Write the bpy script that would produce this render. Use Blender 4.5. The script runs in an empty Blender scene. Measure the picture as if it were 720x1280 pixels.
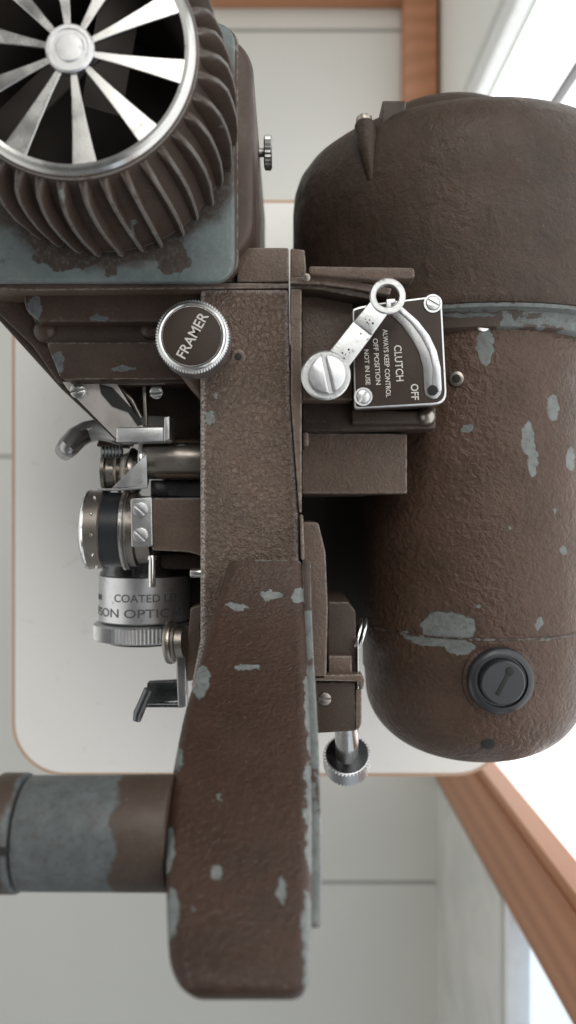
import bpy, bmesh, math, random
from mathutils import Vector, Matrix, noise
random.seed(4)
S = bpy.context.scene; C = S.collection
F = 985.0; CAMZ = 0.70
# ------------------------------------------------------------------ camera
cd = bpy.data.cameras.new('camera'); cam = bpy.data.objects.new('camera', cd); C.objects.link(cam)
cam.location = (0, 0, CAMZ); cd.sensor_fit = 'VERTICAL'; cd.sensor_height = 36; cd.lens = F/1280*36
cd.clip_start = .01; cd.clip_end = 60
cd.dof.use_dof = True; cd.dof.focus_distance = .425; cd.dof.aperture_fstop = 5.6
S.camera = cam
# ------------------------------------------------------------------ light (an indoor room by a window: lamps, no sun)
w = bpy.data.worlds.new('World'); S.world = w; w.use_nodes = True
nt = w.node_tree; bg = nt.nodes['Background']
tc = nt.nodes.new('ShaderNodeTexCoord'); sx = nt.nodes.new('ShaderNodeSeparateXYZ'); nt.links.new(tc.outputs['Generated'], sx.inputs[0])
mr = nt.nodes.new('ShaderNodeMath'); mr.operation = 'MULTIPLY_ADD'; mr.inputs[1].default_value = .5; mr.inputs[2].default_value = .5
nt.links.new(sx.outputs[0], mr.inputs[0])
rp = nt.nodes.new('ShaderNodeValToRGB'); nt.links.new(mr.outputs[0], rp.inputs[0])
rp.color_ramp.elements[0].position = .08; rp.color_ramp.elements[0].color = (1.9, 1.88, 1.8, 1)
el = rp.color_ramp.elements.new(.30); el.color = (.34, .34, .325, 1)
rp.color_ramp.elements[2].position = .9; rp.color_ramp.elements[2].color = (.72, .75, .78, 1)
zr = nt.nodes.new('ShaderNodeMapRange'); zr.interpolation_type = 'SMOOTHSTEP'; nt.links.new(sx.outputs[2], zr.inputs[0])
for i_, v_ in ((1, .70), (2, .97), (3, .62), (4, .20)): zr.inputs[i_].default_value = v_      # the photographer bends over the machine
nt.links.new(rp.outputs[0], bg.inputs[0]); nt.links.new(zr.outputs[0], bg.inputs[1])

def lamp(name, loc, target, size, energy, color, sy=None):
    l = bpy.data.lights.new(name, 'AREA'); l.energy = energy; l.color = color; l.shape = 'RECTANGLE'; l.size = size; l.size_y = sy or size
    o = bpy.data.objects.new(name, l); C.objects.link(o); o.location = loc
    o.rotation_euler = (Vector(target)-Vector(loc)).to_track_quat('-Z', 'Y').to_euler()
lamp('window_light', (1.15, .55, 1.25), (0, 0, .1), .9, 16, (.97, .985, 1), 1.5)
lamp('ceiling_light', (.30, 1.05, 1.5), (0, 0, 0), 1.2, 21, (1, .965, .91), 1.2)
S.view_settings.view_transform = 'Standard'; S.view_settings.look = 'None'; S.view_settings.exposure = .08; S.view_settings.gamma = 1

# ------------------------------------------------------------------ materials
def W(px, py, d): return Vector(((px-360)*d/F, (640-py)*d/F, CAMZ-d))

class NT:
    def __init__(s, name):
        s.m = bpy.data.materials.new(name); s.m.use_nodes = True; s.t = s.m.node_tree; s.b = s.t.nodes['Principled BSDF']
        s.tc = s.t.nodes.new('ShaderNodeTexCoord').outputs['Object']
    def n(s, t, **k):
        x = s.t.nodes.new(t)
        for a, b in k.items(): setattr(x, a, b)
        return x
    def put(s, sock, v):
        if isinstance(v, bpy.types.NodeSocket): s.t.links.new(v, sock)
        elif v is not None:
            sock.default_value = (*v, 1) if (isinstance(v, tuple) and sock.type == 'RGBA' and len(v) == 3) else v
    def math(s, op, a, b=None, c=None):
        x = s.n('ShaderNodeMath', operation=op)
        s.put(x.inputs[0], a); s.put(x.inputs[1], b); s.put(x.inputs[2], c); return x.outputs[0]
    def vec(s, op, a, b=None):
        x = s.n('ShaderNodeVectorMath', operation=op); s.put(x.inputs[0], a); s.put(x.inputs[1], b)
        return x.outputs['Value'] if op in ('LENGTH', 'DOT_PRODUCT') else x.outputs[0]
    def noise(s, scale, detail=3, rough=.5, dist=0, vec=None, out='Fac'):
        x = s.n('ShaderNodeTexNoise'); s.put(x.inputs['Vector'], vec or s.tc)
        x.inputs['Scale'].default_value = scale; x.inputs['Detail'].default_value = detail
        x.inputs['Roughness'].default_value = rough; x.inputs['Distortion'].default_value = dist; return x.outputs[out]
    def step(s, v, a, b, lo=0., hi=1.):
        x = s.n('ShaderNodeMapRange'); s.put(x.inputs[0], v); s.put(x.inputs[1], a); s.put(x.inputs[2], b); s.put(x.inputs[3], lo); s.put(x.inputs[4], hi); return x.outputs[0]
    def mix(s, f, a, b):
        x = s.n('ShaderNodeMix', data_type='RGBA'); s.put(x.inputs[0], f); s.put(x.inputs[6], a); s.put(x.inputs[7], b); return x.outputs[2]
    def bump(s, h, strength, dist, normal=None):
        x = s.n('ShaderNodeBump'); s.put(x.inputs['Height'], h); x.inputs['Strength'].default_value = strength; x.inputs['Distance'].default_value = dist
        if normal: s.put(x.inputs['Normal'], normal)
        return x.outputs[0]
    def set(s, **k):
        for a, v in k.items(): s.put(s.b.inputs[a.replace('_', ' ')], v)

BROWN = (.088, .056, .042); GREY = (.145, .162, .158)
def paint(name, base=BROWN, chipc=GREY, wr=700, bump=.6, bd=.0006, rough=.46, blobs=(), warp=.006, wscale=110, wear=.5, wearc=(.30, .28, .26), auto=.0, lump=0, br=.0014, spec=.27, edge=None):
    n = NT(name)
    big = n.noise(24, 4); fine = n.noise(900, 2)
    c = n.mix(n.step(big, .3, .7), tuple(x*.72 for x in base), tuple(x*1.2 for x in base))
    c = n.mix(n.step(n.noise(85, 5, .7), .54, .70, 0, .45), c, (base[0]*1.35, base[1]*1.12, base[2]*.95))
    c = n.mix(n.step(n.noise(130, 5, .7, .5), .60, .68, 0, .6), c, tuple(x*.5 for x in base))
    c = n.mix(n.step(n.noise(650, 2, .5), .70, .74, 0, .5), c, tuple(.5*x+.11 for x in base))
    wrn = n.noise(wr, 3, .6, .75)
    crest = n.step(wrn, .42, .72)
    c = n.mix(n.math('MULTIPLY', crest, .28), c, tuple(x*1.7 for x in base))
    mask = None
    if blobs or auto:
        wv = n.vec('SUBTRACT', n.noise(wscale, 3, .6, out='Color'), (.5, .5, .5))
        wp = n.n('ShaderNodeVectorMath', operation='SCALE'); n.put(wp.inputs[0], wv); wp.inputs['Scale'].default_value = warp*2
        pos = n.vec('ADD', n.tc, wp.outputs[0]); cur = None
        for bl in blobs:
            px, py, d, rx, ry = bl[:5]; rz = bl[5] if len(bl) > 5 else .03
            p = W(px, py, d); k = (F/(d*rx), F/(d*ry), 1/rz)
            L = n.vec('LENGTH', n.vec('MULTIPLY', n.vec('SUBTRACT', pos, tuple(p)), k))
            cur = L if cur is None else n.math('MINIMUM', cur, L)
        if cur is not None: mask = n.step(cur, 1.04, .96)
        if auto:
            am = n.step(n.noise(38, 5, .62, .3), 1-auto, 1-auto+.012)
            mask = am if mask is None else n.math('MAXIMUM', mask, am)
        cc = n.mix(n.step(n.noise(150, 4, .6), .35, .7), tuple(x*.8 for x in chipc), tuple(x*1.15 for x in chipc))
        c = n.mix(n.math('MULTIPLY', mask, n.step(n.noise(420, 4, .7), .36, .50, .55, .95)), c, cc)
    if wear:
        bv = n.n('ShaderNodeBevel', samples=4); bv.inputs[0].default_value = br
        g = n.n('ShaderNodeNewGeometry')
        dt = n.vec('DOT_PRODUCT', bv.outputs[0], g.outputs['Normal'])
        e = n.math('SUBTRACT', 1.0, dt)
        e = n.math('MULTIPLY', n.step(e, .006, .06), n.step(n.noise(260, 4, .7), .62-.3*wear, .74-.3*wear))
        c = n.mix(n.math('MULTIPLY', e, min(1, wear+.25)), c, wearc)
    if edge is not None:       # handled edge rubbed through to the casting
        sp_ = n.n('ShaderNodeSeparateXYZ'); n.put(sp_.inputs[0], n.tc)
        em = n.math('MULTIPLY', n.step(n.math('ADD', sp_.outputs[0], n.math('MULTIPLY', n.noise(500, 3), .003)), edge+.0048, edge+.0035), n.step(n.noise(800, 3, .6), .46, .56))
        c = n.mix(n.math('MULTIPLY', em, .8), c, (.42, .37, .36))
    n.set(Base_Color=c)
    n.set(Roughness=n.step(n.noise(55, 3), .3, .7, rough-.08, rough+.12))
    h = n.math('ADD', n.math('MULTIPLY', wrn, 1.0), n.math('MULTIPLY', fine, .12))
    if lump: h = n.math('ADD', h, n.math('MULTIPLY', n.noise(lump, 2, .5, .6), 2.4))
    if mask is not None:
        h = n.math('MULTIPLY', h, n.math('SUBTRACT', 1.0, n.math('MULTIPLY', mask, .85)))
        h = n.math('SUBTRACT', h, n.math('MULTIPLY', mask, .5))
    n.set(Normal=n.bump(h, bump, bd)); n.b.inputs['Specular IOR Level'].default_value = spec
    return n.m

def metal(name, col=(.62, .62, .61), rough=.24, dirt=.35, scale=140, bump=.08, dirtc=(.10, .085, .07)):
    n = NT(name)
    m = n.step(n.noise(scale, 5, .65), .60, .72, 0, dirt)
    n.set(Base_Color=n.mix(m, col, dirtc), Metallic=n.step(m, 0, 1, 1.0, .5))
    n.set(Roughness=n.step(n.noise(70, 4, .6), .3, .7, rough-.07, rough+.12))
    n.set(Normal=n.bump(n.noise(600, 3), bump, .0004)); return n.m

def plain(name, col, rough=.5, bump=0, scale=300, var=.12, metallic=0.):
    n = NT(name)
    n.set(Base_Color=n.mix(n.noise(scale*.2, 4, .6), tuple(x*(1-var) for x in col), tuple(min(1, x*(1+var)) for x in col)), Roughness=rough, Metallic=metallic)
    if bump: n.set(Normal=n.bump(n.noise(scale, 3), bump, .0006))
    return n.m

M = {}
M['column'] = paint('wrinkle_paint_brown', base=(.108, .075, .057), wr=420, bump=1.0, bd=.0036, rough=.36, spec=.42, wear=1.0, br=.0032, edge=-.0469, wearc=(.42, .37, .36),
    blobs=[(263, 522, .42, 7, 9), (270, 495, .42, 3, 5)], warp=.003, wscale=300)
M['block'] = paint('worn_paint_brown', base=(.098, .070, .055), wr=450, bump=.6, bd=.0010, rough=.42, wear=.7)
M['dark'] = paint('dark_paint_brown', base=(.040, .028, .022), wr=600, bump=.3, bd=.0005, rough=.45, wear=.5)
M['wing'] = paint('gate_paint_brown', base=(.050, .034, .027), wr=500, bump=.35, rough=.36, wear=.6, wearc=(.22, .22, .21),
    chipc=(.10, .115, .12), blobs=[(44, 386, .43, 8, 16), (123, 397, .43, 12, 3), (74, 455, .44, 7, 13), (155, 462, .44, 16, 3.5)], warp=.003, wscale=260)
M['motor'] = paint('hammered_paint_brown', base=(.062, .037, .026), wr=460, bump=.5, bd=.0013, rough=.37, lump=230, wear=0,
    blobs=[(603, 436, .465, 10, 24), (688, 512, .47, 10, 17), (655, 549, .466, 9, 22), (662, 575, .466, 7, 22), (712, 574, .475, 8, 15),
           (560, 781, .47, 32, 20), (545, 800, .47, 36, 7), (572, 806, .47, 18, 10), (580, 538, .47, 7, 6), (704, 688, .47, 5, 6), (668, 777, .47, 4, 9), (482, 556, .49, 9, 5),
           (676, 795, .47, 9, 3), (597, 757, .46, 3, 3), (505, 788, .49, 5, 5), (690, 640, .47, 3, 3), (630, 660, .47, 2, 2)], warp=.0035, wscale=170)
M['blower'] = paint('blower_paint_brown', base=(.047, .031, .023), wr=460, bump=.40, bd=.0014, rough=.44, lump=90, wear=0,
    blobs=[(617, 304, .41, 2.5, 2), (694, 309, .41, 3, 2.5), (488, 334, .43, 12, 8)], warp=.0015)
M['band'] = paint('band_worn_grey', base=(.060, .044, .036), chipc=(.13, .15, .15), wr=300, bump=.3, rough=.4, wear=0, auto=.50, blobs=[(650, 379, .44, 110, 3.5), (700, 398, .45, 50, 5), (590, 386, .44, 40, 3)], warp=.003)
M['arm'] = paint('arm_paint_brown', base=(.038, .020, .0135), wr=420, bump=.6, bd=.0011, rough=.37, wear=.5, wearc=(.2, .22, .22), auto=.33,
    blobs=[(214, 962, .315, 8, 14), (212, 1060, .30, 10, 22), (220, 1122, .29, 12, 24), (268, 1112, .275, 9, 8), (352, 1125, .275, 5, 13),
           (312, 833, .372, 16, 4), (338, 745, .395, 14, 6), (296, 759, .39, 16, 4), (254, 850, .37, 11, 16), (374, 744, .40, 9, 10),
           (388, 900, .36, 9, 70), (386, 1050, .32, 7, 95), (384, 1180, .28, 8, 60)], warp=.0035, wscale=150)
M['sideplate'] = paint('side_plate_worn', base=(.06, .045, .038), wr=260, bump=.25, rough=.36, wear=.7, wearc=(.2, .22, .23), auto=.50)
M['spindle'] = paint('spindle_paint', base=(.050, .036, .028), chipc=(.092, .106, .110), wr=300, bump=.3, bd=.0008, rough=.42, wear=.3, blobs=[(82, 1040, .31, 66, 200, .3)], warp=.006, wscale=70)
M['plate'] = paint('grey_green_plate', base=(.11, .135, .135), chipc=(.052, .037, .030), wr=240, bump=.15, rough=.34, wear=.4, wearc=(.06, .06, .06),
    blobs=[(134, 161, .405, 178, 176, .2), (215, 322, .405, 20, 26), (140, 338, .405, 10, 12), (85, 322, .405, 40, 18)], warp=.008, wscale=75)
M['fins'] = paint('fin_paint_brown', base=(.055, .039, .031), wr=350, bump=.35, rough=.42, wear=1.0, wearc=(.20, .20, .195), auto=.36)
M['lamp'] = paint('lamphouse_paint', base=(.060, .041, .033), chipc=(.19, .17, .16), wr=300, bump=.3, rough=.42, wear=.6, auto=.37)
M['steel'] = metal('polished_steel', (.68, .68, .67), .20, .45)
M['chrome'] = metal('chrome', (.50, .50, .49), .22, .45, scale=90, bump=.02)
M['alu'] = metal('satin_aluminium', (.55, .56, .57), .36, .6, scale=200, bump=.15)
M['platealu'] = metal('dull_nickel', (.52, .49, .47), .45, .5)
M['aludark'] = metal('grey_aluminium', (.33, .33, .33), .34, .5)
M['oldsteel'] = metal('old_steel', (.34, .31, .28), .32, .7)
M['darksteel'] = metal('dark_steel', (.12, .125, .13), .27, .4)
M['speckled'] = metal('speckled_aluminium', (.52, .53, .53), .36, .95, scale=260, bump=.25)
M['deep'] = plain('shade_near_black', (.028, .021, .017), .75, .2)  # near-black colour stands in for shade in the motor gap and chimney
M['black'] = plain('black_void', (.008, .008, .008), .7)
M['bakelite'] = plain('black_bakelite', (.018, .02, .024), .32, .1)
M['labelbrown'] = plain('label_brown', (.036, .026, .021), .5, .15, 500, .3); M['labelbrown'].node_tree.nodes['Principled BSDF'].inputs['Specular IOR Level'].default_value = .2
M['white'] = plain('white_lettering', (.50, .48, .44), .6, 0, 2500, .35)
M['ink'] = plain('engraved_ink', (.08, .08, .085), .5)

# ------------------------------------------------------------------ geometry helpers
def link(name, bm, mat, parent=None, smooth=40):
    bmesh.ops.recalc_face_normals(bm, faces=bm.faces)
    me = bpy.data.meshes.new(name); bm.to_mesh(me); bm.free()
    for p in me.polygons: p.use_smooth = True
    me.set_sharp_from_angle(angle=math.radians(smooth))
    for m in (mat if isinstance(mat, (list, tuple)) else [mat]): me.materials.append(M[m] if isinstance(m, str) else m)
    o = bpy.data.objects.new(name, me); C.objects.link(o)
    if parent: o.parent = parent
    return o
def bevel_all(bm, off, seg=3, ang=30):
    if off <= 0: return
    es = [e for e in bm.edges if len(e.link_faces) == 2 and e.calc_face_angle(0) > math.radians(ang)]
    bmesh.ops.bevel(bm, geom=es, offset=off, segments=seg, profile=.5, affect='EDGES', clamp_overlap=True)
def join(a, b):
    me = bpy.data.meshes.new('t'); b.to_mesh(me); b.free(); a.from_mesh(me); bpy.data.meshes.remove(me); return a
def joinall(l):
    a = l[0]
    for b in l[1:]: join(a, b)
    return a
def prism_bm(pts, z0, z1, bev=.0012, seg=3, z0f=None):
    """pts: world xy outline, from z0 (top) to z1 (bottom)"""
    bm = bmesh.new()
    top = [bm.verts.new((p[0], p[1], z0f(p) if z0f else z0)) for p in pts]; bot = [bm.verts.new((p[0], p[1], z1)) for p in pts]
    bm.faces.new(top); bm.faces.new(bot[::-1]); n = len(pts)
    for i in range(n): bm.faces.new((top[i], bot[i], bot[(i+1) % n], top[(i+1) % n]))
    bmesh.ops.recalc_face_normals(bm, faces=bm.faces); bevel_all(bm, bev, seg); return bm
def rounded(pts, r, k=5):
    out = []; n = len(pts)
    rs = r if isinstance(r, (list, tuple)) else [r]*n
    for i in range(n):
        p = Vector(pts[i][:2]); a = Vector(pts[i-1][:2]); b = Vector(pts[(i+1) % n][:2]); rr = rs[i]
        if rr <= 0: out.append(tuple(p)); continue
        da = (a-p); db = (b-p); rr = min(rr, da.length*.48, db.length*.48)
        p0 = p+da.normalized()*rr; p1 = p+db.normalized()*rr
        for j in range(k+1):
            t = j/k; out.append(tuple((1-t)**2*p0+2*t*(1-t)*p+t*t*p1))
    return out
def PX(pts, d): return [tuple(W(x, y, d)[:2]) for x, y in pts]
def pp(pts, d0, d1, bev=.0012, r=0, seg=3):
    q = PX(pts, d0)
    if r: q = rounded(q, [x*d0/F for x in r] if isinstance(r, (list, tuple)) else r*d0/F)
    return prism_bm(q, CAMZ-d0, CAMZ-d1, bev, seg)
def frame(o, axis, up=(0, 0, 1)):
    z = Vector(axis).normalized(); u = Vector(up)
    if abs(z.dot(u)) > .99: u = Vector((0, 1, 0))
    x = u.cross(z).normalized(); y = z.cross(x)
    m = Matrix((x, y, z)).transposed().to_4x4(); m.translation = Vector(o); return m
def lathe(profile, o, axis, seg=64, up=(0, 0, 1), rfun=None):
    """profile: (h along axis, r)"""
    bm = bmesh.new(); m = frame(o, axis, up); rings = []
    for j, (h, r) in enumerate(profile):
        if r < 1e-6: rings.append([bm.verts.new(m @ Vector((0, 0, h)))]); continue
        rings.append([bm.verts.new(m @ Vector(((r+(rfun(i, j) if rfun else 0))*math.cos(2*math.pi*i/seg), (r+(rfun(i, j) if rfun else 0))*math.sin(2*math.pi*i/seg), h))) for i in range(seg)])
    for a, b in zip(rings, rings[1:]):
        for i in range(seg):
            k = (i+1) % seg
            f = [a[i], a[k], b[k], b[i]] if len(a) > 1 and len(b) > 1 else ([a[0], b[k], b[i]] if len(a) == 1 else [a[i], a[k], b[0]])
            if len(set(f)) > 2: bm.faces.new(f)
    if len(rings[0]) > 1 and len(rings[-1]) > 1:      # a ring: close it onto itself, never across its hole
        a, b = rings[-1], rings[0]
        for i in range(seg): bm.faces.new([a[i], a[(i+1) % seg], b[(i+1) % seg], b[i]])
    for rg in (rings[0], rings[-1]):
        if len(rg) > 1 and not (len(rings[0]) > 1 and len(rings[-1]) > 1):
            try: bm.faces.new(rg)
            except ValueError: pass
    bmesh.ops.recalc_face_normals(bm, faces=bm.faces); return bm
def rod(p0, p1, r0, r1=None, bev=.0005, seg=40):
    p0 = Vector(p0); p1 = Vector(p1); L = (p1-p0).length; r1 = r0 if r1 is None else r1; b = min(bev, r0*.5, r1*.5, L*.3)
    return lathe([(0, 0), (0, r0-b), (b*.3, r0-b*.3), (b, r0), (L-b, r1), (L-b*.3, r1-b*.3), (L, r1-b), (L, 0)], p0, p1-p0, seg)
def knurl(p0, p1, r, n=60, depth=.0005, rows=5, diamond=True, bev=.0008):
    p0 = Vector(p0); p1 = Vector(p1); L = (p1-p0).length; seg = n*2
    prof = [(0, 0), (0, r-bev*1.6), (bev*.3, r-bev*.7)] + [(bev+(L-2*bev)*j/rows, r) for j in range(rows+1)] + [(L-bev*.3, r-bev*.7), (L, r-bev*1.6), (L, 0)]
    def rf(i, j):
        if j < 3 or j >= 4+rows: return 0
        return (depth if (i+(j if diamond else 0)) % 2 else -depth)
    return lathe(prof, p0, p1-p0, seg, rfun=rf)
def tube_path(pts, r, seg=12):
    bm = bmesh.new(); rings = []; pts = [Vector(p) for p in pts]
    for i, p in enumerate(pts):
        t = (pts[min(i+1, len(pts)-1)]-pts[max(i-1, 0)]); m = frame(p, t, (0, .1, 1)); rr = r[i] if isinstance(r, (list, tuple)) else r
        rings.append([bm.verts.new(m @ Vector((rr*math.cos(2*math.pi*k/seg), rr*math.sin(2*math.pi*k/seg), 0))) for k in range(seg)])
    for a, b in zip(rings, rings[1:]):
        for k in range(seg): bm.faces.new((a[k], a[(k+1) % seg], b[(k+1) % seg], b[k]))
    bm.faces.new(rings[0]); bm.faces.new(rings[-1]); return bm
def box(c, s, rot=None, bev=.0006):
    bm = bmesh.new(); bmesh.ops.create_cube(bm, size=1); m = (rot or Matrix.Identity(4)).copy(); m.translation = Vector(c)
    bmesh.ops.transform(bm, matrix=m @ Matrix.Diagonal((*s, 1)), verts=bm.verts); bevel_all(bm, bev, 2); return bm
def screw_bm(o, axis, r, h=.002, ang=0., slot=.16, up=(0, 1, 0)):
    """slotted head: base disc and two half discs either side of a real slot"""
    out = [lathe([(0, 0), (0, r), (h*.45, r), (h*.45, 0)], (0, 0, 0), (0, 0, 1), 32)]
    s = r*slot
    for sg in (1, -1):
        a0 = math.asin(s/r); pts = [(r*.985*math.cos(a0+(math.pi-2*a0)*k/14), sg*r*.985*math.sin(a0+(math.pi-2*a0)*k/14)) for k in range(15)]
        out.append(prism_bm(pts, h, h*.3, r*.09, 2))
    bm = joinall(out); m = frame(o, axis, up) @ Matrix.Rotation(ang, 4, 'Z')
    bmesh.ops.transform(bm, matrix=m, verts=bm.verts); return bm
def text_bm(s, length, height, depth=.00012, shear=0):
    cu = bpy.data.curves.new('t', 'FONT'); cu.body = s; cu.extrude = .02; cu.offset = .010; cu.resolution_u = 4
    o = bpy.data.objects.new('t', cu); C.objects.link(o); bpy.context.view_layer.update()
    me = bpy.data.meshes.new_from_object(o.evaluated_get(bpy.context.evaluated_depsgraph_get()))
    bpy.data.objects.remove(o); bpy.data.curves.remove(cu)
    bm = bmesh.new(); bm.from_mesh(me); bpy.data.meshes.remove(me)
    xs = [v.co.x for v in bm.verts]; ys = [v.co.y for v in bm.verts]; x0, x1, y0, y1 = min(xs), max(xs), min(ys), max(ys)
    for v in bm.verts:
        v.co.x = ((v.co.x-x0)/(x1-x0)-.5)*length; v.co.y = ((v.co.y-y0)/(y1-y0)-.5)*height; v.co.z = (v.co.z/.04+.5)*depth
    return bm
def flat_text(name, s, px, py, d, length, height, ang, mat, parent):
    k = d/F; bm = text_bm(s, length*k, height*k)
    m = Matrix.Translation(W(px, py, d)) @ Matrix.Rotation(math.radians(ang), 4, 'Z'); bmesh.ops.transform(bm, matrix=m, verts=bm.verts)
    return link(name, bm, mat, parent)
def thing(name, label, cat, loc=(0, 0, 0)):
    o = bpy.data.objects.new(name, None); C.objects.link(o); o.location = loc; o['label'] = label; o['category'] = cat; o.empty_display_size = .05; return o
def tag(o, label, cat): o['label'] = label; o['category'] = cat; return o

# ================================================================== SETTING
FZ = CAMZ-1.45                       # floor, 0.75 m under the table top (z = 0)
# floor
n = NT('tile_floor')
sp = n.n('ShaderNodeSeparateXYZ'); n.put(sp.inputs[0], n.tc)
def grout(ax, off, step):
    v = n.math('DIVIDE', n.math('SUBTRACT', sp.outputs[ax], off), step); fr = n.math('ABSOLUTE', n.math('SUBTRACT', v, n.math('ROUND', v)))
    return n.step(fr, .0030, .0050, 1, 0)
g = n.math('MAXIMUM', grout(1, -.6816, .7838), grout(0, -.62, .90))
base = n.mix(n.noise(3, 5, .6, .6), (.58, .58, .55), (.66, .655, .62))
n.set(Base_Color=n.mix(g, base, (.26, .26, .24)), Roughness=.35, Normal=n.bump(g, -.3, .002))
fl = link('floor', box((0, 0, FZ-.02), (8, 8, .04), bev=0), n.m); fl['kind'] = 'structure'

# wall beside the table, with its wooden post and two bright glazed panels
WX = .272
n = NT('wall_marble'); v = n.noise(5, 6, .6, 1.4)
n.set(Base_Color=n.mix(n.step(v, .42, .58), (.47, .475, .455), (.54, .54, .52)), Roughness=.4)
MW = n.m
MP = plain('white_wall_paint', (.74, .75, .72), .6, .1, 60, .04)
def wallbox(y0, y1, z0, z1, th=.08, xo=0, bev=.002): return box((WX+xo+th/2, (y0+y1)/2, (z0+z1)/2), (th, y1-y0, z1-z0), bev=bev)
tag(link('low_wall', wallbox(-1.9, -.494, FZ, -.31), MW), 'low pale grey marbled wall beside the white tiled floor at lower right', 'wall')
tag(link('white_wall', wallbox(.66, 2.2, FZ, 1.6), MP), 'off white painted wall panel at top right behind the brown drum', 'wall')
n = NT('door_wood'); wv = n.n('ShaderNodeTexWave', wave_type='BANDS', bands_direction='Y'); mp = n.n('ShaderNodeMapping'); n.put(mp.inputs[0], n.tc); mp.inputs['Scale'].default_value = (1, 1, .12)
n.put(wv.inputs[0], mp.outputs[0]); wv.inputs['Scale'].default_value = 9; wv.inputs['Distortion'].default_value = 6; wv.inputs['Detail'].default_value = 4
n.set(Base_Color=n.mix(wv.outputs['Fac'], (.32, .130, .058), (.40, .175, .082)), Roughness=.42, Normal=n.bump(wv.outputs['Fac'], .04, .001)); MWOOD = n.m
post = thing('door_post', 'varnished reddish brown wooden post rising at the corner of the white table', 'door post', (WX, -.43, FZ))
def child_at(o, par): o.parent = par; o.matrix_parent_inverse = Matrix.Translation(-par.location); return o
child_at(link('jamb', wallbox(-.492, -.385, FZ, 1.5, .07, 0, .004), MWOOD), post)
child_at(link('stop_strip', wallbox(-.3849, -.368, FZ, 1.5, .06, .005, .002), MWOOD), post)
def glass(name, col, st):
    n = NT(name); em = n.noise(2.2, 2)
    n.set(Base_Color=(.8, .82, .84), Roughness=.25, Emission_Color=n.mix(em, tuple(x*.93 for x in col), col), Emission_Strength=st); return n.m
win = thing('glazed_door', 'tall bright white frosted glass door with one thin grey bar, right of the projector', 'door', (WX, .1, FZ))
child_at(link('pane', wallbox(-.366, .620, FZ+.06, 1.5, .012, .03), glass('bright_glass', (1, 1, 1), 1.35)), win)
child_at(link('bottom_rail', wallbox(-.366, .655, FZ, FZ+.058, .04, .012), MP), win)
child_at(link('glazing_bar', wallbox(.449, .455, FZ+.06, 1.5, .010, .018, .001), plain('bar_grey', (.2, .2, .21), .4)), win)
child_at(link('stile', wallbox(.621, .658, FZ+.06, 1.5, .02, .006, .003), plain('stile_white', (.8, .82, .82), .45)), win)
w2 = thing('blue_window', 'pale blue lit window above the low wall, left of the wooden post', 'window', (WX, -1.1, -.31))
child_at(link('pane', wallbox(-1.9, -.496, -.285, 1.5, .012, .03), glass('blue_glass', (.60, .73, .86), .80)), w2)
child_at(link('sill', wallbox(-1.9, -.496, -.308, -.286, .04, .004), plain('sill_white', (.7, .72, .74), .4)), w2)
lt = child_at(link('latch', joinall([rod((WX+.022, -.60, -.16), (WX+.022, -.585, -.05), .006), rod((WX+.03, -.60, -.10), (WX-.01, -.60, -.10), .008)]), 'oldsteel'), w2)
child_at(link('glazing_bar', joinall([wallbox(-.66, -.648, -.284, 1.5, .012, .016, .001), wallbox(-.86, -.848, -.284, 1.5, .012, .016, .001)]), plain('bar_white', (.6, .66, .72), .4)), w2)
# low wooden frame on the floor beyond the table
L = [(.207, .62), (.266, .62), (.266, 1.25), (-.18, 1.25), (-.18, .925), (.207, .925)]
tag(link('wooden_frame', prism_bm(L, FZ+.05, FZ+.0005, .003), MWOOD), 'brown wooden frame lying on the floor behind the brown drum, by the white wall', 'frame')

# table
tt = thing('table', 'small white table with rounded corners and thin wooden edge under the projector', 'table')
tx0, tx1, ty0, ty1 = W(14, 0, .70).x, W(637, 0, .70).x, W(0, 971, .70).y, W(0, 249, .70).y
def rr(x0, x1, y0, y1, r, k=10):
    o = []
    for cx, cy, a in ((x1-r, y1-r, 0), (x0+r, y1-r, 90), (x0+r, y0+r, 180), (x1-r, y0+r, 270)):
        for j in range(k+1): t = math.radians(a+90*j/k); o.append((cx+r*math.cos(t), cy+r*math.sin(t)))
    return o
n = NT('white_laminate'); n.set(Base_Color=n.mix(n.step(n.noise(60, 6, .7, .8), .60, .70, 0, .35), n.mix(n.noise(9, 4), (.82, .81, .78), (.87, .86, .83)), (.66, .62, .56)), Roughness=.32, Normal=n.bump(n.noise(500, 2), .05, .0004))
link('tabletop', prism_bm(rr(tx0+.0035, tx1-.0035, ty0+.0035, ty1-.0035, .045), 0, -.022, 0), n.m, tt)
eb = prism_bm(rr(tx0, tx1, ty0, ty1, .048), -.0006, -.0216, .001, 2)
link('wooden_edge', eb, plain('edge_wood', (.50, .34, .23), .45, .2, 200), tt)
for xx in (tx0+.05, tx1-.05):
    for yy in (ty0+.05, ty1-.05): link('leg', box((xx, yy, (FZ-.022)/2), (.03, .03, -FZ-.0225), bev=.002), MP, tt)

# ================================================================== PROJECTOR
P = thing('film_projector', 'old brown painted metal cine projector with worn paint, seen from above on the white table', 'projector')

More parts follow.
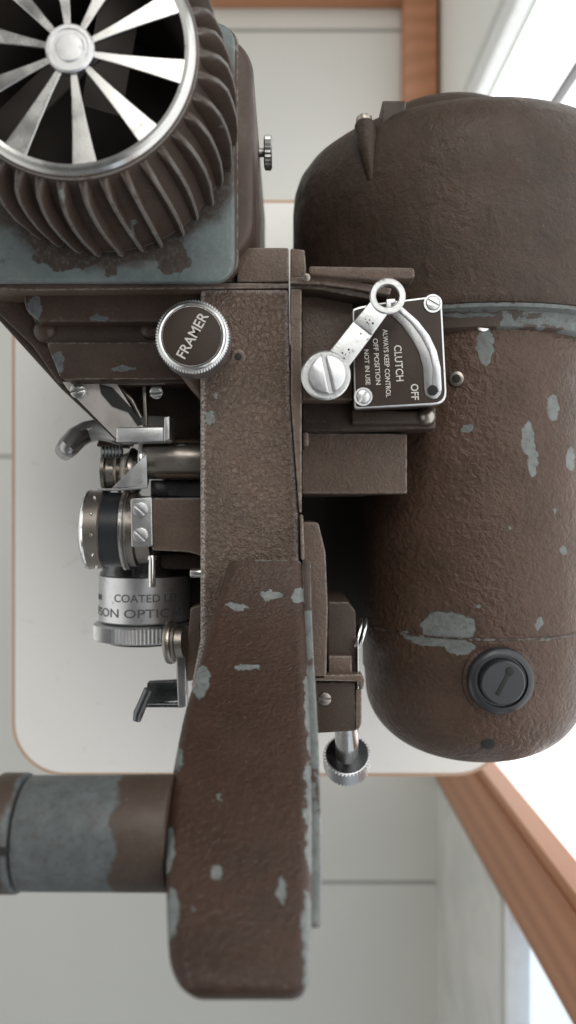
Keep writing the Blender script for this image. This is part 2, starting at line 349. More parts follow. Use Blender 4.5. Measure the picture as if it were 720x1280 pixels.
# ---- base and body
base_ = link('base', prism_bm(rounded([(-.045, -.10), (.16, -.10), (.16, .14), (-.045, .14)], .02), .045, .008, .004), 'deep', P)
for x, y in ((-.03, -.08), (.145, -.08), (-.03, .12), (.145, .12)): link('rubber_foot', rod((x, y, 0), (x, y, .010), .011), 'bakelite', base_)
body = link('body_housing', pp([(250, 361), (361, 361), (363, 500), (373, 640), (375, 845), (238, 862), (250, 800)], .42, .655, .0022, seg=4), 'column', P)
link('top_block', pp([(296, 309), (361, 309), (361, 352), (296, 352)], .419, .60, .0012), 'block', body)
link('top_block', pp([(363, 310), (381, 312), (383, 340), (381, 351), (363, 351)], .421, .52, .001), 'block', body)
link('ledge', pp([(-25, 345), (40, 352), (361, 354), (361, 360), (250, 361), (30, 363), (-25, 359)], .4195, .46, .0007), 'block', body)
link('rail', pp([(363.5, 361), (377, 361), (377, 641), (374, 641), (363.5, 500)], .4165, .45, .0012), 'block', body)
link('rail', pp([(374.5, 643), (379, 643), (381, 700), (376, 700)], .4165, .45, .001), 'block', body)
link('curved_flange', pp([(363, 346), (400, 346), (440, 350), (490, 360), (487, 369), (440, 360), (400, 355), (363, 354)], .414, .45, .0008), 'block', body)
link('curved_flange', pp([(363, 355.5), (400, 356.5), (440, 362), (470, 369), (468, 375), (435, 369), (400, 362), (363, 360.5)], .4165, .45, .0006), 'dark', body)
link('bearing_plate', pp([(377, 366), (441, 370), (441, 500), (377, 500)], .432, .50, .0012), 'block', body)
link('side_bracket', pp([(377, 500), (545, 508), (545, 536), (377, 540)], .447, .53, .0015), 'dark', body)
link('side_bracket', pp([(440, 512), (536, 514), (536, 530), (440, 530)], .437, .46, .0018), 'dark', body)
link('side_bracket', pp([(377, 541), (509, 542), (509, 617), (377, 617)], .457, .56, .003, 3), 'block', body)
link('lug', pp([(378, 540), (386, 540), (386, 558), (378, 558)], .435, .457, .0015), 'block', body)
link('set_screw', rod(W(298, 446, .4215), W(298, 446, .4195), 9*.42/F, bev=.0008, seg=32), 'block', body)
link('screw_hole', rod(W(298, 446, .4205), W(298, 446, .4192), 4.6*.42/F, bev=.0003, seg=24), 'black', body)
link('inner_wall', prism_bm(rounded([(-.03, -.095), (.075, -.095), (.075, .13), (-.03, .13)], .01), .09, .044, .002), 'deep', body)
# strip over the drum
sf = link('bridge_strip', pp([(386, 332), (518, 334), (519, 347), (470, 350), (386, 343)], .409, .425, .0014), 'block', body)
link('bolt', rod(W(383, 347, .415), W(383, 347, .404), 5*.41/F), 'oldsteel', body)

# ---- left housing over the film gate
gate = link('gate_housing', pp([(28, 366), (252, 366), (252, 402), (48, 402), (32, 388)], .43, .50, .006, 6, 5), 'wing', P)
link('recess_wall', pp([(38, 392), (252, 392), (252, 440), (64, 440)], .441, .52, .001), 'dark', gate)
link('lower_ridge', pp([(58, 428), (252, 428), (252, 474), (76, 474)], .437, .52, .0065, 6, 5), 'wing', gate)
link('lower_ridge', pp([(84, 470), (252, 470), (252, 479), (88, 480)], .446, .52, .0012), 'wing', gate)
for x, y in ((58, 414), (190, 413)): link('bolt', lathe([(0, 0), (0, .0068), (.002, .0068), (.0042, .0054), (.0054, .003), (.0058, 0)], W(x, y, .444), (0, 0, 1), 28), 'wing', gate)
link('slanted_side', pp([(-60, 330), (25, 345), (64, 420), (84, 478), (150, 540), (146, 552), (76, 486), (0, 402), (-60, 340)], .452, .50, .0015), 'dark', gate)
link('slanted_side', pp([(-60, 335), (30, 362), (64, 430), (84, 480), (72, 478), (40, 432), (-20, 375)], .447, .49, .001), 'wing', gate)
link('cover_left', pp([(-80, 318), (296, 330), (296, 353), (-25, 345), (-80, 335)], .425, .46, .001), 'lamp', gate)

# ---- film gate metalwork (left of the column)
fg = link('gate_block', pp([(150, 480), (250, 480), (250, 552), (205, 552), (205, 520), (150, 520)], .475, .56, .001), 'dark', P)
tri = pp([(78, 477), (206, 477), (206, 480), (146, 480), (190, 552), (150, 553), (84, 486)], .447, .450, .0003)
link('gate_plate', tri, 'platealu', fg)
sl = joinall([pp([(124, 480), (140, 484), (150, 495), (166, 512), (178, 530), (172, 532), (160, 515), (140, 508), (126, 492)], .4455, .4475, .0003)])
link('torn_seal', sl, 'black', fg)
link('plate_screw', screw_bm(W(98, 489, .447), (0, 0, 1), 9.5*.447/F, .0022, .2, .1), 'steel', fg)
link('inner_spring', joinall([tube_path([W(148, 484, .455), W(165, 500, .453), W(176, 522, .455)], .0013), pp([(178, 482), (182, 482), (184, 532), (180, 532)], .452, .456, .0003)]), 'oldsteel', fg)
link('plate_screw', screw_bm(W(196, 489, .455), (0, -.5, 1), 8*.455/F, .004, .1, .12), 'steel', fg)
link('guide_block', joinall([pp([(145, 534), (205, 533), (205, 552), (145, 553)], .445, .46, .001), pp([(205, 521), (212, 520), (212, 549), (205, 552)], .442, .46, .0006)]), 'alu', fg)
link('thread_screw', lathe([(0, 0)]+[(.001*j, (.0036 if j % 2 else .0029)) for j in range(0, 13)]+[(.012, 0)], W(127, 565, .455), (1, 0, 0), 24), 'darksteel', fg)
lv = tube_path([W(156, 548, .475), W(140, 541, .478), W(124, 537, .48), W(108, 540, .48), W(96, 547, .475), W(86, 558, .47), W(79, 566, .465)],
               [.005, .006, .0066, .0068, .0068, .0066, .0054], 24)
join(lv, lathe([(0, 0), (.001, .0035), (.003, .005), (.006, .0054)], W(78, 568, .464) , (.5, .6, -.1), 24))
link('gate_lever', lv, 'aludark', fg)
link('lever_arm', pp([(128, 535), (160, 540), (160, 560), (120, 558)], .482, .49, .001), 'dark', fg)

# upper roller
ur = link('roller_arm', rod(W(180, 574, .47), W(256, 574, .47), 26*.455/F, bev=.001), 'oldsteel', P)
link('roller_arm_body', pp([(188, 548), (256, 548), (256, 598), (188, 598)], .462, .49, .004), 'block', ur)
link('set_screw', lathe([(0, .0022), (0, .0042), (.0012, .0042), (.0012, .0022), (-.0005, .0022)], W(227, 564, .4615), (0, 0, 1), 24), 'darksteel', ur)
link('screw_hole', rod(W(227, 564, .4625), W(227, 564, .4612), .0024), 'black', ur)
link('flange', rod(W(178, 578, .47), W(183, 578, .47), 32*.46/F, bev=.0005), 'steel', ur)
prof = [(0, 0), (0, .010), (.001, .0135), (.003, .0135), (.004, .0115), (.008, .011), (.010, .0125), (.012, .0105), (.016, .012), (.0175, .0145), (.019, .0145), (.022, .012), (.024, 0)]
link('ribbed_roller', lathe(prof, W(129, 590, .475), (1, 0, 0), 40), 'oldsteel', ur)
link('strip_guide', joinall([pp([(183, 568), (184, 608), (140, 610), (144, 606)], .449, .4505, .0002), tube_path([W(122, 612, .448), W(150, 612, .448), W(184, 609, .448)], .0007, 8)]), 'alu', ur)
link('lower_bar', pp([(188, 600), (256, 600), (256, 622), (188, 622)], .485, .52, .001), 'darksteel', ur)

# sprocket
spc = link('sprocket', lathe([(0, 0), (0, .0185), (.0008, .0215), (.0022, .0235), (.011, .0235), (.012, .0222), (.0125, .0222), (.0225, .0222), (.0235, .0240), (.0258, .0240), (.0268, .0225), (.031, .0225), (.032, .0205), (.040, .0200), (.040, 0)],
    W(109, 662, .475), (1, 0, 0), 72), 'oldsteel', P)
link('dark_band', lathe([(.0120, .0215), (.0120, .02245), (.0225, .02245), (.0225, .0215)], W(109, 662, .475), (1, 0, 0), 72), 'bakelite', spc)
th = []
for k in range(12):
    a = 2*math.pi*k/12+.12; o = W(109, 662, .475)+Vector((.008, math.cos(a)*.0232, math.sin(a)*.0232))
    th.append(lathe([(0, .0011), (.0009, .0009), (.0019, .0004), (.002, 0)], o, (0, math.cos(a), math.sin(a)), 10))
link('teeth', joinall(th), 'steel', spc)
link('rim', lathe([(-.0006, .0190), (.0, .0215), (.0012, .0237), (.0022, .0241), (.0030, .0237), (.003, .019)], W(109, 662, .475), (1, 0, 0), 72), 'steel', spc)
link('rim', lathe([(.0236, .0225), (.0236, .0246), (.0249, .0246), (.0249, .0225)], W(109, 662, .475), (1, 0, 0), 72), 'steel', spc)
link('rim', lathe([(.0262, .0225), (.0262, .0240), (.0270, .0240), (.0270, .0225)], W(109, 662, .475), (1, 0, 0), 72), 'aludark', spc)
link('guard_tip', lathe([(0, 0), (.001, .003), (.003, .0036), (.006, .003), (.007, 0)], W(104, 705, .478), (1, .2, 0), 20), 'steel', spc)
bk = link('sprocket_bracket', pp([(190, 623), (258, 623), (258, 697), (236, 690), (190, 688)], .455, .50, .0028, 3), 'block', P)
link('screw_plate', pp([(163, 623), (190, 621), (191, 683), (164, 684)], .450, .462, .0006, 3), 'speckled', bk)
for y, a in ((637, -.75), (669, -.75)): link('screw', screw_bm(W(176, y, .4502), (0, 0, 1), 9.5*.45/F, .0018, a, .13), 'alu', bk)
link('bracket_block', pp([(150, 625), (193, 625), (193, 705), (158, 700)], .468, .52, .002), 'dark', bk)
link('bracket_block', pp([(190, 690), (256, 692), (256, 712), (196, 712)], .49, .55, .002), 'dark', bk)

# ---- projection lens (its barrel points to the front)
lc = W(181, 0, .512); LX, LZ, LR = lc.x, lc.z, 57*.504/F
def YL(py, d=.485): return (640-py)*d/F
lens = link('lens_barrel', lathe([(0, 0), (0, LR*.93), (.0015, LR), (YL(722)-YL(783)-.0005, LR), (YL(722)-YL(783), LR*.98), (YL(722)-YL(783), 0)], (LX, YL(783), LZ), (0, 1, 0), 96), 'alu', P)
link('barrel_neck', lathe([(0, 0), (0, LR*.99), (.003, LR*.95), (.006, LR*.90), (.045, LR*.86), (.045, 0)], (LX, YL(722)+.0003, LZ), (0, 1, 0), 80), 'darksteel', lens)
link('focus_ring', knurl((LX, YL(806), LZ), (LX, YL(784), LZ), LR*1.10, 84, .00045, 4, False, .001), 'alu', lens)
link('front_glass', lathe([(0, 0), (.001, LR*.5), (.0002, LR*.8), (.004, LR*.8)], (LX, YL(806)-.0025, LZ), (0, 1, 0), 48), 'bakelite', lens)
def lens_text(s, smid, py, length, height):
    k = .485/F; bm = text_bm(s, length*k, height*k, .0002)
    for v in bm.verts:
        t = (v.co.x+smid*k)/LR; r = LR+v.co.z-.00004; v.co = Vector((LX+r*math.sin(t), YL(py)+v.co.y, LZ+r*math.cos(t)))
    link('lettering', bm, 'ink', lens)
lens_text('mm', -66, 749, 18, 7); lens_text('COATED LENS', 19, 748, 98, 10); lens_text('SIMPSON OPTICAL', -19, 767, 172, 11)
link('pin', joinall([rod(W(190, 694, .455), W(190, 734, .455), 4.5*.455/F), rod(W(190, 694, .456), W(190, 700, .456), 6*.455/F)]), 'steel', lens)
link('lens_holder', pp([(205, 690), (256, 690), (256, 830), (238, 836), (232, 760), (205, 735)], .52, .57, .002), 'dark', lens)
link('set_screw', rod(W(238, 716, .46), W(262, 716, .46), 6*.46/F), 'steel', lens)
pv = link('pivot_disc', lathe([(0, 0), (0, .010), (.001, .0122), (.003, .0128), (.0045, .0122), (.005, .0108), (.0065, .0108), (.007, .0095), (.011, .009), (.011, 0)], W(208, 803, .463), (1, .05, .12), 40), 'oldsteel', P)
link('stem', pp([(219, 815), (232, 815), (234, 884), (222, 884)], .47, .478, .001), 'aludark', pv)
link('crank_handle', joinall([pp([(184, 853), (222, 851), (226, 876), (180, 880)], .472, .478, .001, 2), tube_path([W(186, 862, .474), W(178, 880, .474), W(173, 892, .474), W(171, 901, .474)], [.0030, .0030, .0032, .0024], 14), tube_path([W(182, 881, .474), W(230, 881, .474)], .0016, 10)]), 'darksteel', pv)
link('side_leaf', pp([(238, 760), (250, 756), (250, 850), (234, 852), (232, 830)], .475, .49, .001), 'block', pv)

# ---- framer knob
kd0, kd1 = .398, .418
kc0 = W(240, 420, kd0); kx, ky = kc0.x, kc0.y; kr = 46*kd0/F
fk = link('framer_knob', knurl((kx, ky, CAMZ-kd1), (kx, ky, CAMZ-kd0), kr, 76, .00042, 8, True, .0022), 'alu', P)
link('bezel', lathe([(0, 0), (0, kr*.93), (.0008, kr*.91), (.0013, kr*.87), (.0008, kr*.835), (.0002, kr*.82), (.0002, 0)], (kx, ky, CAMZ-kd0), (0, 0, 1), 80), 'steel', fk)
link('name_disc', rod((kx, ky, CAMZ-kd0), (kx, ky, CAMZ-kd0+.0006), kr*.80, bev=.0002, seg=64), 'labelbrown', fk)
flat_text('lettering', 'FRAMER', 240.5, 419, kd0-.00065, 62, 13, 61, 'white', fk)
link('knob_shaft', pp([(214, 455), (256, 460), (252, 500), (236, 484)], .43, .47, .003), 'block', fk)

# ---- clutch plate and lever
cpts = [(440.5, 386), (449, 383), (470, 379), (552, 368.5), (559, 505), (443, 511)]
cp = link('clutch_plate', pp(cpts, 0.4125, 0.4170, .0005, [3, 2, 3, 10, 16, 4]), 'alu', P)
def inset(pts, k):
    c = Vector((sum(p[0] for p in pts)/len(pts), sum(p[1] for p in pts)/len(pts)))
    return [(p[0]+(c.x-p[0])/max(1, abs(c.x-p[0]))*k, p[1]+(c.y-p[1])/max(1, abs(c.y-p[1]))*k) for p in pts]
link('face', pp([(442.6, 388), (452, 385.2), (470, 381.2), (550, 371.2), (556.8, 502.6), (445, 508.8)], 0.4122, 0.4145, .0002, [2, 2, 2, 10, 15, 4]), 'labelbrown', cp)
link('plate_boss', pp([(443, 388), (552, 374), (556, 503), (446, 508)], 0.4172, .475, .001, 4), 'dark', cp)
k = 0.4120
for x, y, a in ((541, 379.5, -.5), (454, 496, 1.0)):
    link('screw_rim', lathe([(0, 11.5*k/F), (.0006, 11.5*k/F), (.0006, 9*k/F), (0, 9*k/F)], W(x, y, 0.4122), (0, 0, 1), 36), 'alu', cp)
    link('screw', screw_bm(W(x, y, 0.4122), (0, 0, 1), 8.4*k/F, .0012, a, .15), 'speckled', cp)
outer = [(494, 376), (506, 386), (523, 401), (537, 419), (546, 438), (551, 459), (552.5, 487)]; inner = [(481, 384), (489, 394), (503, 407), (515, 424), (524, 441), (529, 459), (530.5, 487)]
capo = [(551, 493), (546.5, 498), (541.5, 499), (536, 497.5), (532, 493)]
link('slot_guide', pp(outer+capo+inner[::-1], 0.4115, 0.4132, .0005), 'aludark', cp)
mid = [(a[0]*.58+b[0]*.42, a[1]*.58+b[1]*.42) for a, b in zip(outer, inner)]
link('slot_edge', pp(outer[:]+[(549, 490)]+[(541, 485)]+mid[:-1][::-1], 0.4106, 0.4120, .0005), 'alu', cp)
link('slot_end_hole', rod(W(541, 488, 0.4110), W(541, 488, 0.4104), 6.5*k/F, bev=.0002, seg=28), 'black', cp)
flat_text('lettering', 'CLUTCH', 498.5, 454, 0.4121, 45, 9.5, -86, 'white', cp)
flat_text('lettering', 'ALWAYS KEEP CONTROL', 483.5, 454, 0.4121, 85, 6.2, -87, 'white', cp)
flat_text('lettering', 'OFF POSITION', 471, 452, 0.4121, 58, 6.2, -86, 'white', cp)
flat_text('lettering', 'NOT IN USE', 459, 459, 0.4121, 44, 5.8, -87, 'white', cp)
flat_text('lettering', 'OFF', 518.5, 490, 0.4121, 20, 9.5, -87, 'white', cp)
link('cap_screw', joinall([rod(W(533, 521, .455), W(533, 522, .438), 12*.44/F, bev=.003), lathe([(0, 12*.44/F), (.003, 10*.44/F), (.005, 6*.44/F), (.006, 0)], W(533, 521, .438), (0, 0, 1), 32)]), 'oldsteel', cp)

ld = 0.3995
pa, pb = Vector((407, 470)), Vector((484, 371)); u = (pb-pa).normalized(); nn = Vector((-u.y, u.x))
def bar(t0, t1, w0, w1): return [tuple(pa+u*t0+nn*w0), tuple(pa+u*t1+nn*w1), tuple(pa+u*t1-nn*w1), tuple(pa+u*t0-nn*w0)]
Ld = (pb-pa).length
cl = link('clutch_lever', joinall([pp(bar(0, 78, 16, 15), ld, ld+.0030, .0007), pp(bar(76, Ld-16, 14.5, 13.5), ld-.0012, ld+.0016, .0007)]), 'speckled', P)
random.seed(9); pits = []
for x_, y_ in [(459, 403), (462, 400), (461, 405), (466, 404), (457, 399), (451, 417), (436, 437), (432, 443), (428, 441), (430, 448), (437, 441)]:
    rr0 = random.uniform(.0003, .0006); pits.append(rod(W(x_, y_, ld-.0013 if y_ < 407 else ld-.0001)+Vector((0, 0, -.0004)), W(x_, y_, ld-.0013 if y_ < 407 else ld-.0001)+Vector((0, 0, .00012)), rr0, bev=.00005, seg=8))
link('casting_pits', joinall(pits), 'black', cl)
b0 = W(484, 371, ld); R1, R2 = 22.5*ld/F, 14*ld/F
link('lever_ring', lathe([(0, R2), (0, R1-.0005), (.0005, R1), (.0030, R1), (.0036, R1-.0006), (.0036, R2+.0005), (.003, R2), (0, R2)], (b0.x, b0.y, CAMZ-ld-.0016), (0, 0, 1), 56), 'speckled', cl)
link('ring_tab', pp([(483, 374), (494, 373), (495, 378), (489, 379), (489, 386), (483, 386)], ld+.0005, ld+.003, .0003), 'alu', cl)
link('pivot_washer', lathe([(0, 0), (0, 31*ld/F), (.0022, 31*ld/F), (.003, 29*ld/F), (.003, 0)], W(407, 470, ld+.0022), (0, 0, 1), 56), 'speckled', cl)
link('pivot_post', rod(W(407, 470, 0.4210), W(407, 470, ld+.002), 30*ld/F, bev=.001), 'oldsteel', cl)
link('pivot_screw', screw_bm(W(409, 469, ld-.0008), (0, 0, 1), 23.5*ld/F, .0034, math.radians(-78), .10), 'alu', cl)

from mathutils.bvhtree import BVHTree
def hit(px, py, *obs):
    best = None
    for o in obs:
        t = BVHTree.FromPolygons([v.co for v in o.data.vertices], [p.vertices for p in o.data.polygons])
        h = t.ray_cast(Vector((0, 0, CAMZ)), W(px, py, 1)-Vector((0, 0, CAMZ)))
        if h[0] and (best is None or h[3] < best[2]): best = (h[0], h[1] if h[1].z > 0 else -h[1], h[3])
    if best is None: print('RAY MISSED', px, py); return W(px, py, .45), Vector((0, 0, 1))
    return best[0], best[1]
# ---- motor and blower drum (axis runs front to back)
AX = .1238; AZ = CAMZ-.53; MR = .0730
motor = link('motor_housing', lathe([(0, 0), (0, MR), (.205, MR), (.205, 0)], (AX, -.0740, AZ), (0, 1, 0), 160), 'motor', P)
# front end cap
yc = -.0745
ec = link('end_cap', lathe([(0, 0), (0, MR+.0004), (-.028, MR+.0003), (-.0295, MR-.0008), (-.040, MR-.0016)]+[(-.040-.047*math.sin(t_*math.pi/36), (MR-.0016)*math.cos(t_*math.pi/36)**.80) for t_ in range(1, 18)]+[(-.087, 0)], (AX, yc, AZ), (0, 1, 0), 160), 'motor', motor)
link('seam', lathe([(0, MR-.001), (0, MR+.0007), (.0011, MR+.0007), (.0011, MR-.001)], (AX, yc-.0001, AZ), (0, 1, 0), 160), 'dark', motor)
fp, ax = hit(625, 850, ec); ax = (ax+Vector((.0, 0, .6))).normalized(); fp = fp-ax*.0015
fc = link('fuse_cap', lathe([(0, 0), (0, .0192), (.004, .0192), (.0055, .0182), (.0065, .0160), (.0065, .0150), (.0045, .0146), (.0045, .0135), (.0085, .0128), (.0095, .0118), (.0095, 0)], fp, ax, 64), 'bakelite', motor)
link('cap_collar', lathe([(-.012, .022), (-.0, .0212), (.001, .0195), (.001, 0)], fp, ax, 64), 'motor', motor)
m = frame(fp+ax.normalized()*.0096, ax, (0, 1, 0)) @ Matrix.Rotation(math.radians(62-0), 4, 'Z')
link('cap_slot', joinall([box(m @ Vector((0, 0, 0)), (.016, .0026, .0006), m.to_3x3().to_4x4(), .0003), rod(m @ Vector((.0075, 0, -.0003)), m @ Vector((.0075, 0, .0005)), .0024, bev=.0002)]), 'black', motor)
hp, ha = hit(610, 930, ec)
link('vent_hole', rod(hp-ha*.003, hp+ha*.0003, 8.5*.49/F, bev=.0002, seg=28), 'black', motor)
q0, q1 = hit(603, 404, motor)
link('screw', screw_bm(q0-q1*.0005, (.1, -.3, 1), .0045, .003, .3, .15), 'steel', motor)
q0, q1 = hit(571, 474, motor)
link('screw', rod(q0-q1*.002, q0+q1*.0025, .0045, bev=.001), 'oldsteel', motor)
link('screw_hole', rod(q0, q0+q1*.0028, .0026), 'black', motor)
BR = .1185
BX = .1221; BZ = CAMZ-.56; BY = .1185      # the drum's own axis lies lower than the motor's
bl = link('blower_housing', lathe([(0, .08), (0, BR-.003), (.002, BR-.0008), (.004, BR), (.092, BR), (.1025, BR-.001), (.110, BR-.0035), (.117, BR-.0085), (.1225, BR-.0155), (.127, BR-.024), (.1305, BR-.035), (.133, BR-.050), (.1345, BR-.070), (.135, .02), (.135, 0)],
    (BX, BY, BZ), (0, 1, 0), 180), 'blower', P)
link('front_band', lathe([(0, .08), (0, BR-.0025), (-.002, BR-.003), (-.0028, BR-.010), (-.0110, BR-.0125), (-.0125, BR-.0165), (-.0125, .08)], (BX, BY-.0004, BZ), (0, 1, 0), 160), 'band', bl)
link('hub_cover', lathe([(-.01, .060), (.004, .058), (.012, .053), (.018, .045), (.022, .034), (.024, .020), (.025, 0)], (BX-.014, BY+.1285, BZ+.018), (0, 1, 0), 80), 'blower', bl)
sb, nb_ = hit(459.5, 163, bl); se, ne_ = hit(463, 229, bl)
sb = sb+nb_*.0042+Vector((0, .001, 0)); se = se-ne_*.0014; Lb = (se-sb).length
link('teardrop_boss', lathe([(0, 0), (0, .0050), (.0012, .0060), (.004, .0063), (.012, .0061), (Lb*.6, .0044), (Lb-.003, .0022), (Lb, .0004)], sb, se-sb, 32), 'blower', bl)
ub = (sb-se).normalized()
link('stud', rod(sb-ub*.001, sb+ub*.0035, .0048, bev=.0012), 'oldsteel', bl)
link('terminal_box', prism_bm([(.056, .22), (.070, .22), (.070, .2445), (.056, .2445)], CAMZ-.468, CAMZ-.50, .001), 'dark', bl)

# ---- rear of lens drive: pieces right of the arm
gc = link('gear_cover', pp([(377, 652), (398, 653), (407, 690), (410, 760), (408, 850), (384, 850), (377, 700)], .442, .52, .003, 4), 'block', P)
link('gear_cover_plate', pp([(409, 752), (436, 752), (445, 765), (446, 846), (409, 846)], .452, .53, .002, 4), 'dark', gc)
link('gear_cover_plate', pp([(411, 820), (440, 820), (440, 846), (411, 846)], .4475, .455, .001), 'block', gc)
for x0, x1 in ((443, 446), (449, 452)): link('disc', rod(W(x0, 796, .463), W(x1, 797, .463), 25*.46/F, bev=.0005), 'steel', gc)
link('thin_blade', pp([(446.5, 800), (448, 800), (449, 915), (447, 915)], .447, .462, .0002), 'steel', gc)
tb = link('tilt_bracket', pp([(395, 853), (444, 852), (446, 914), (396, 917)], .447, .50, .0012), 'dark', P)
link('bracket_lip', joinall([pp([(390, 844), (452, 843), (456, 850), (454, 862), (451, 862), (450, 852), (390, 851)], .442, .452, .0006)]), 'block', tb)
link('bracket_edge', pp([(445, 862), (452, 862), (452, 905), (448, 913), (445, 912)], .446, .48, .0008), 'block', tb)
link('screw', screw_bm(W(406, 873, .447), (0, 0, 1), 8*.447/F, .0022, .05, .13), 'oldsteel', tb)
s0 = W(433, 900, .462); s1 = W(434, 943, .487); axs = (s1-s0).normalized()
link('tilt_shaft', rod(s0, s1, 15*.47/F, bev=.0003), 'chrome', tb)
kn = link('tilt_knob', knurl(s1, s1+axs*.013, 28.5*.487/F, 40, .0009, 6, True, .0009), 'alu', tb)
link('knob_face', lathe([(-.0006, 0), (-.0006, 26*.487/F), (.0002, 26*.487/F), (.0002, 0)], s1, axs, 48), 'darksteel', tb)

# ---- lamp house with finned chimney and chrome grille
gx, gy = W(88, 62, .33)[:2]
lh = link('lamp_house', prism_bm(rr(-.175, W(317, 0, .41).x, W(0, 309, .43).y*.90, .2500, .022), CAMZ-.409, CAMZ-.62, .004, 4), 'lamp', P)
link('top_plate', prism_bm(rr(-.175, W(293, 0, .402).x, W(0, 352, .402).y, W(0, 26, .402).y, .0105), CAMZ-.402, CAMZ-.408, .002, 4), 'plate', lh)
link('plate_lip', prism_bm(rr(-.18, W(298, 0, .408).x, W(0, 350, .408).y, W(0, 30, .408).y, .0105), CAMZ-.4085, CAMZ-.4155, .001, 2), 'lamp', lh)
link('chimney_core', lathe([(0, .0493), (0, .0612), (.012, .0612), (.034, .0598), (.050, .0570), (.060, .0540), (.066, .0535), (.069, .0537), (.0695, .0515), (.064, .0493), (.002, .0493)], (gx, gy, CAMZ-.401), (0, 0, 1), 96), 'fins', lh)
link('chimney_shade', lathe([(0, 0), (0.0005, .0455), (.060, .0488), (.060, .0484), (.0012, .0450), (.0012, 0)], (gx, gy, CAMZ-.3995), (0, 0, 1), 80), 'deep', lh)  # added dark sheet, paints the shade inside the chimney
fb = []
NF = 37
for kf in range(NF):
    a = 2*math.pi*kf/NF+.03+random.uniform(-.006, .006); bm = bmesh.new()
    jj = random.uniform(-.0012, .0008); prof = [(.0665, .0545), (.0655, .0580), (.062, .0618), (.055, .0645), (.044, .0662), (.030, .0668), (.016, .0662), (.006, .0655), (-.0002, .0645)]
    prof = [(h, r_+(jj+random.uniform(-.0003, .0003) if r_ > .058 else 0)) for h, r_ in prof]; bend = random.uniform(-.015, .015)
    for s in (-1, 1): pass
    rows = []
    for h, r in prof:
        w_ = .0013; tw = a+(.03+bend)*math.sin((1-h/.066)*math.pi*.5)
        row = []
        for rr_, s in ((.0505, -2.0), (r-.0012, -1.05), (r, -.45), (r, .45), (r-.0012, 1.05), (.0505, 2.0)):
            c_, s_ = math.cos(tw), math.sin(tw); row.append(bm.verts.new((gx+rr_*c_-s*w_*s_, gy+rr_*s_+s*w_*c_, CAMZ-.401+h)))
        rows.append(row)
    for r0, r1 in zip(rows, rows[1:]):
        for q in range(6): bm.faces.new((r0[q], r0[(q+1) % 6], r1[(q+1) % 6], r1[q]))
    bm.faces.new(rows[0]); bm.faces.new(rows[-1][::-1]); bmesh.ops.recalc_face_normals(bm, faces=bm.faces); fb.append(bm)
link('cooling_fins', joinall(fb), 'fins', lh)
GZ = CAMZ-.332; RO, RI = .0526, .0478
grl = lathe([(-.001, RO), (.0008, RO-.0002), (.0024, RO-.0014), (.0030, RO-.0028), (.0022, RI+.0002), (.0014, RI), (0, RI)], (gx, gy, GZ), (0, 0, 1), 120)
parts = [grl]
for kk in range(10):
    a = math.radians(-11-36*kk); pts = []
    for r, hw in ((.0085, .0012), (.020, .0020), (.034, .0034), (.0484, .0052)): pts.append((r, -hw))
    for r, hw in ((.0484, .0052), (.034, .0034), (.020, .0020), (.0085, .0012)): pts.append((r, hw))
    q = [(gx+r*math.cos(a)-h*math.sin(a), gy+r*math.sin(a)+h*math.cos(a)) for r, h in pts]
    parts.append(prism_bm(q, GZ+.0020, GZ+.0006, .0002, 1, z0f=None))
link('grille', joinall(parts), 'chrome', lh, 22)
link('grille_hub', lathe([(0, .0103), (.0030, .0103), (.0038, .0096), (.0038, .0080), (.0033, .0076), (.0033, .0062), (.0041, .0056), (.0043, 0)], (gx, gy, GZ), (0, 0, 1), 64), 'alu', lh)
for a in (.9, 3.4): link('baffle', box((gx+.02*math.cos(a), gy+.02*math.sin(a), GZ-.022), (.060, .018, .0012), Matrix.Rotation(a+.5, 4, 'Z') @ Matrix.Rotation(.25, 4, 'X'), .0004), 'deep', lh)
ks = W(319, 191, .49)
link('thumb_screw', joinall([rod(ks-Vector((.006, 0, 0)), ks+Vector((.007, 0, 0)), .0026), knurl(ks+Vector((.0055, 0, 0)), ks+Vector((.0105, 0, 0)), .0098, 24, .0004, 3, False)]), 'aludark', lh)

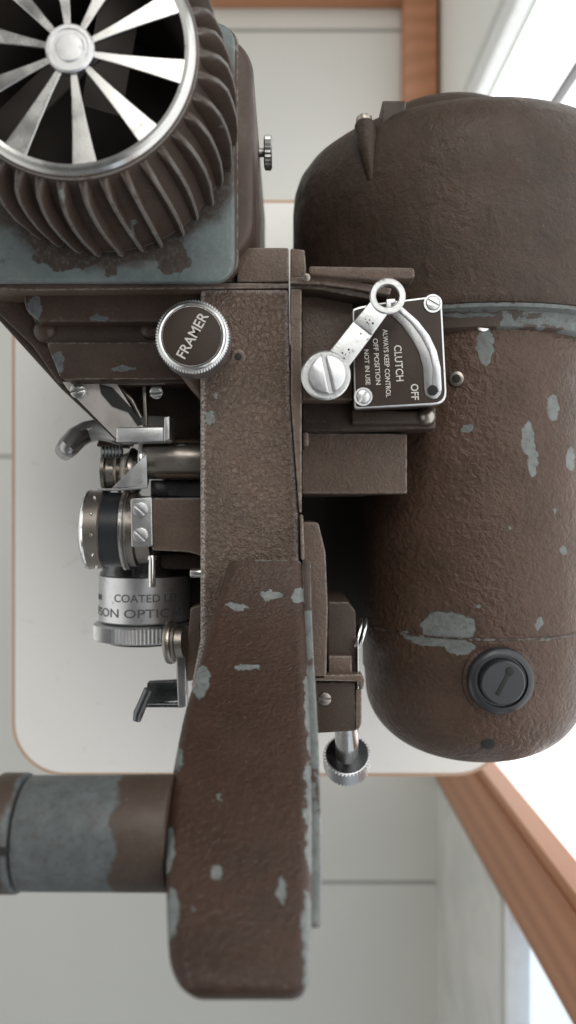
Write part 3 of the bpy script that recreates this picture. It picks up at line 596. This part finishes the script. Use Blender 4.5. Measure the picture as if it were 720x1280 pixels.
# ---- front reel arm, rising towards the viewer
def loft(st, T, rad, k=5, dz=0):
    cen = []
    for (y, l, r, d) in st: a = W(l, y, d); b = W(r, y, d); cen.append(((a+b)/2, (b.x-a.x)/2))
    bm = bmesh.new(); rings = []
    for i, (c, hw) in enumerate(cen):
        t = (cen[min(i+1, len(cen)-1)][0]-cen[max(i-1, 0)][0]); t.x = 0; t.normalize()
        nrm = Vector((0, -t.z, t.y)); nrm = nrm if nrm.z > 0 else -nrm
        q_ = min(1, max(0, (i/(len(cen)-1)-.62)/.18)); nrm = nrm.lerp(Vector((0, 0, 1)), q_).normalized()
        tk = T[i] if isinstance(T, list) else T; r = min(rad, hw*.9, tk*.45)
        loop = rr(-hw, hw, -tk, 0, r, k)
        rings.append([bm.verts.new(c+Vector((x, 0, 0))+nrm*z) for x, z in loop])
    n_ = len(rings[0])
    for a, b in zip(rings, rings[1:]):
        for q in range(n_): bm.faces.new((a[q], a[(q+1) % n_], b[(q+1) % n_], b[q]))
    bm.faces.new(rings[0]); bm.faces.new(rings[-1][::-1]); bmesh.ops.recalc_face_normals(bm, faces=bm.faces); return bm
st = [(684, 290, 375, .412), (700, 285, 377, .405), (760, 266, 381, .392), (830, 246, 385, .370), (900, 226, 388, .345), (1000, 209, 390, .312), (1100, 206, 390, .286), (1190, 209, 389, .267), (1225, 214, 388, .2605), (1241, 222, 386, .2592), (1250, 234, 382, .262)]
# resample smoothly
def resample(st, m=5):
    out = []
    for i in range(len(st)-1):
        p0 = st[max(i-1, 0)]; p1 = st[i]; p2 = st[i+1]; p3 = st[min(i+2, len(st)-1)]
        for j in range(m):
            t = j/m; out.append(tuple(.5*((2*b)+(c-a)*t+(2*a-5*b+4*c-d)*t*t+(-a+3*b-3*c+d)*t**3) for a, b, c, d in zip(p0, p1, p2, p3)))
    out.append(st[-1]); return out
arm = link('reel_arm', loft(resample(st[1:], 4), .042, .0055), 'arm', P, 50)
st2 = [(702, 377, 389, .425), (760, 379, 390, .407), (830, 382, 393, .384), (900, 384, 397, .358), (1000, 386, 401, .322), (1100, 387, 402, .295), (1150, 387, 402, .284), (1160, 388, 400, .283)]
link('side_plate', loft(resample(st2, 3), .03, .0012, 2), 'sideplate', arm)
yA = W(0, 1040, .318).y; zA = CAMZ-.318; SR = .0222
xs0, xs1 = W(13, 0, .298).x, W(215, 0, .318).x
spn = link('reel_spindle', rod((xs1, yA, zA), (xs0, yA, zA), SR*1.0, SR*.985, bev=.0006, seg=80), 'spindle', P)
link('groove', rod((xs0+.0003, yA, zA), (xs0-.0015, yA, zA), SR*.90, bev=.0002, seg=64), 'black', spn)
link('collar', rod((xs0-.0012, yA, zA), (xs0-.012, yA, zA), SR*1.03, bev=.001, seg=80), 'spindle', spn)
link('collar_slot', box((xs0-.006, yA+.002, zA+SR*1.02), (.012, .003, .0014), bev=.0003), 'black', spn)
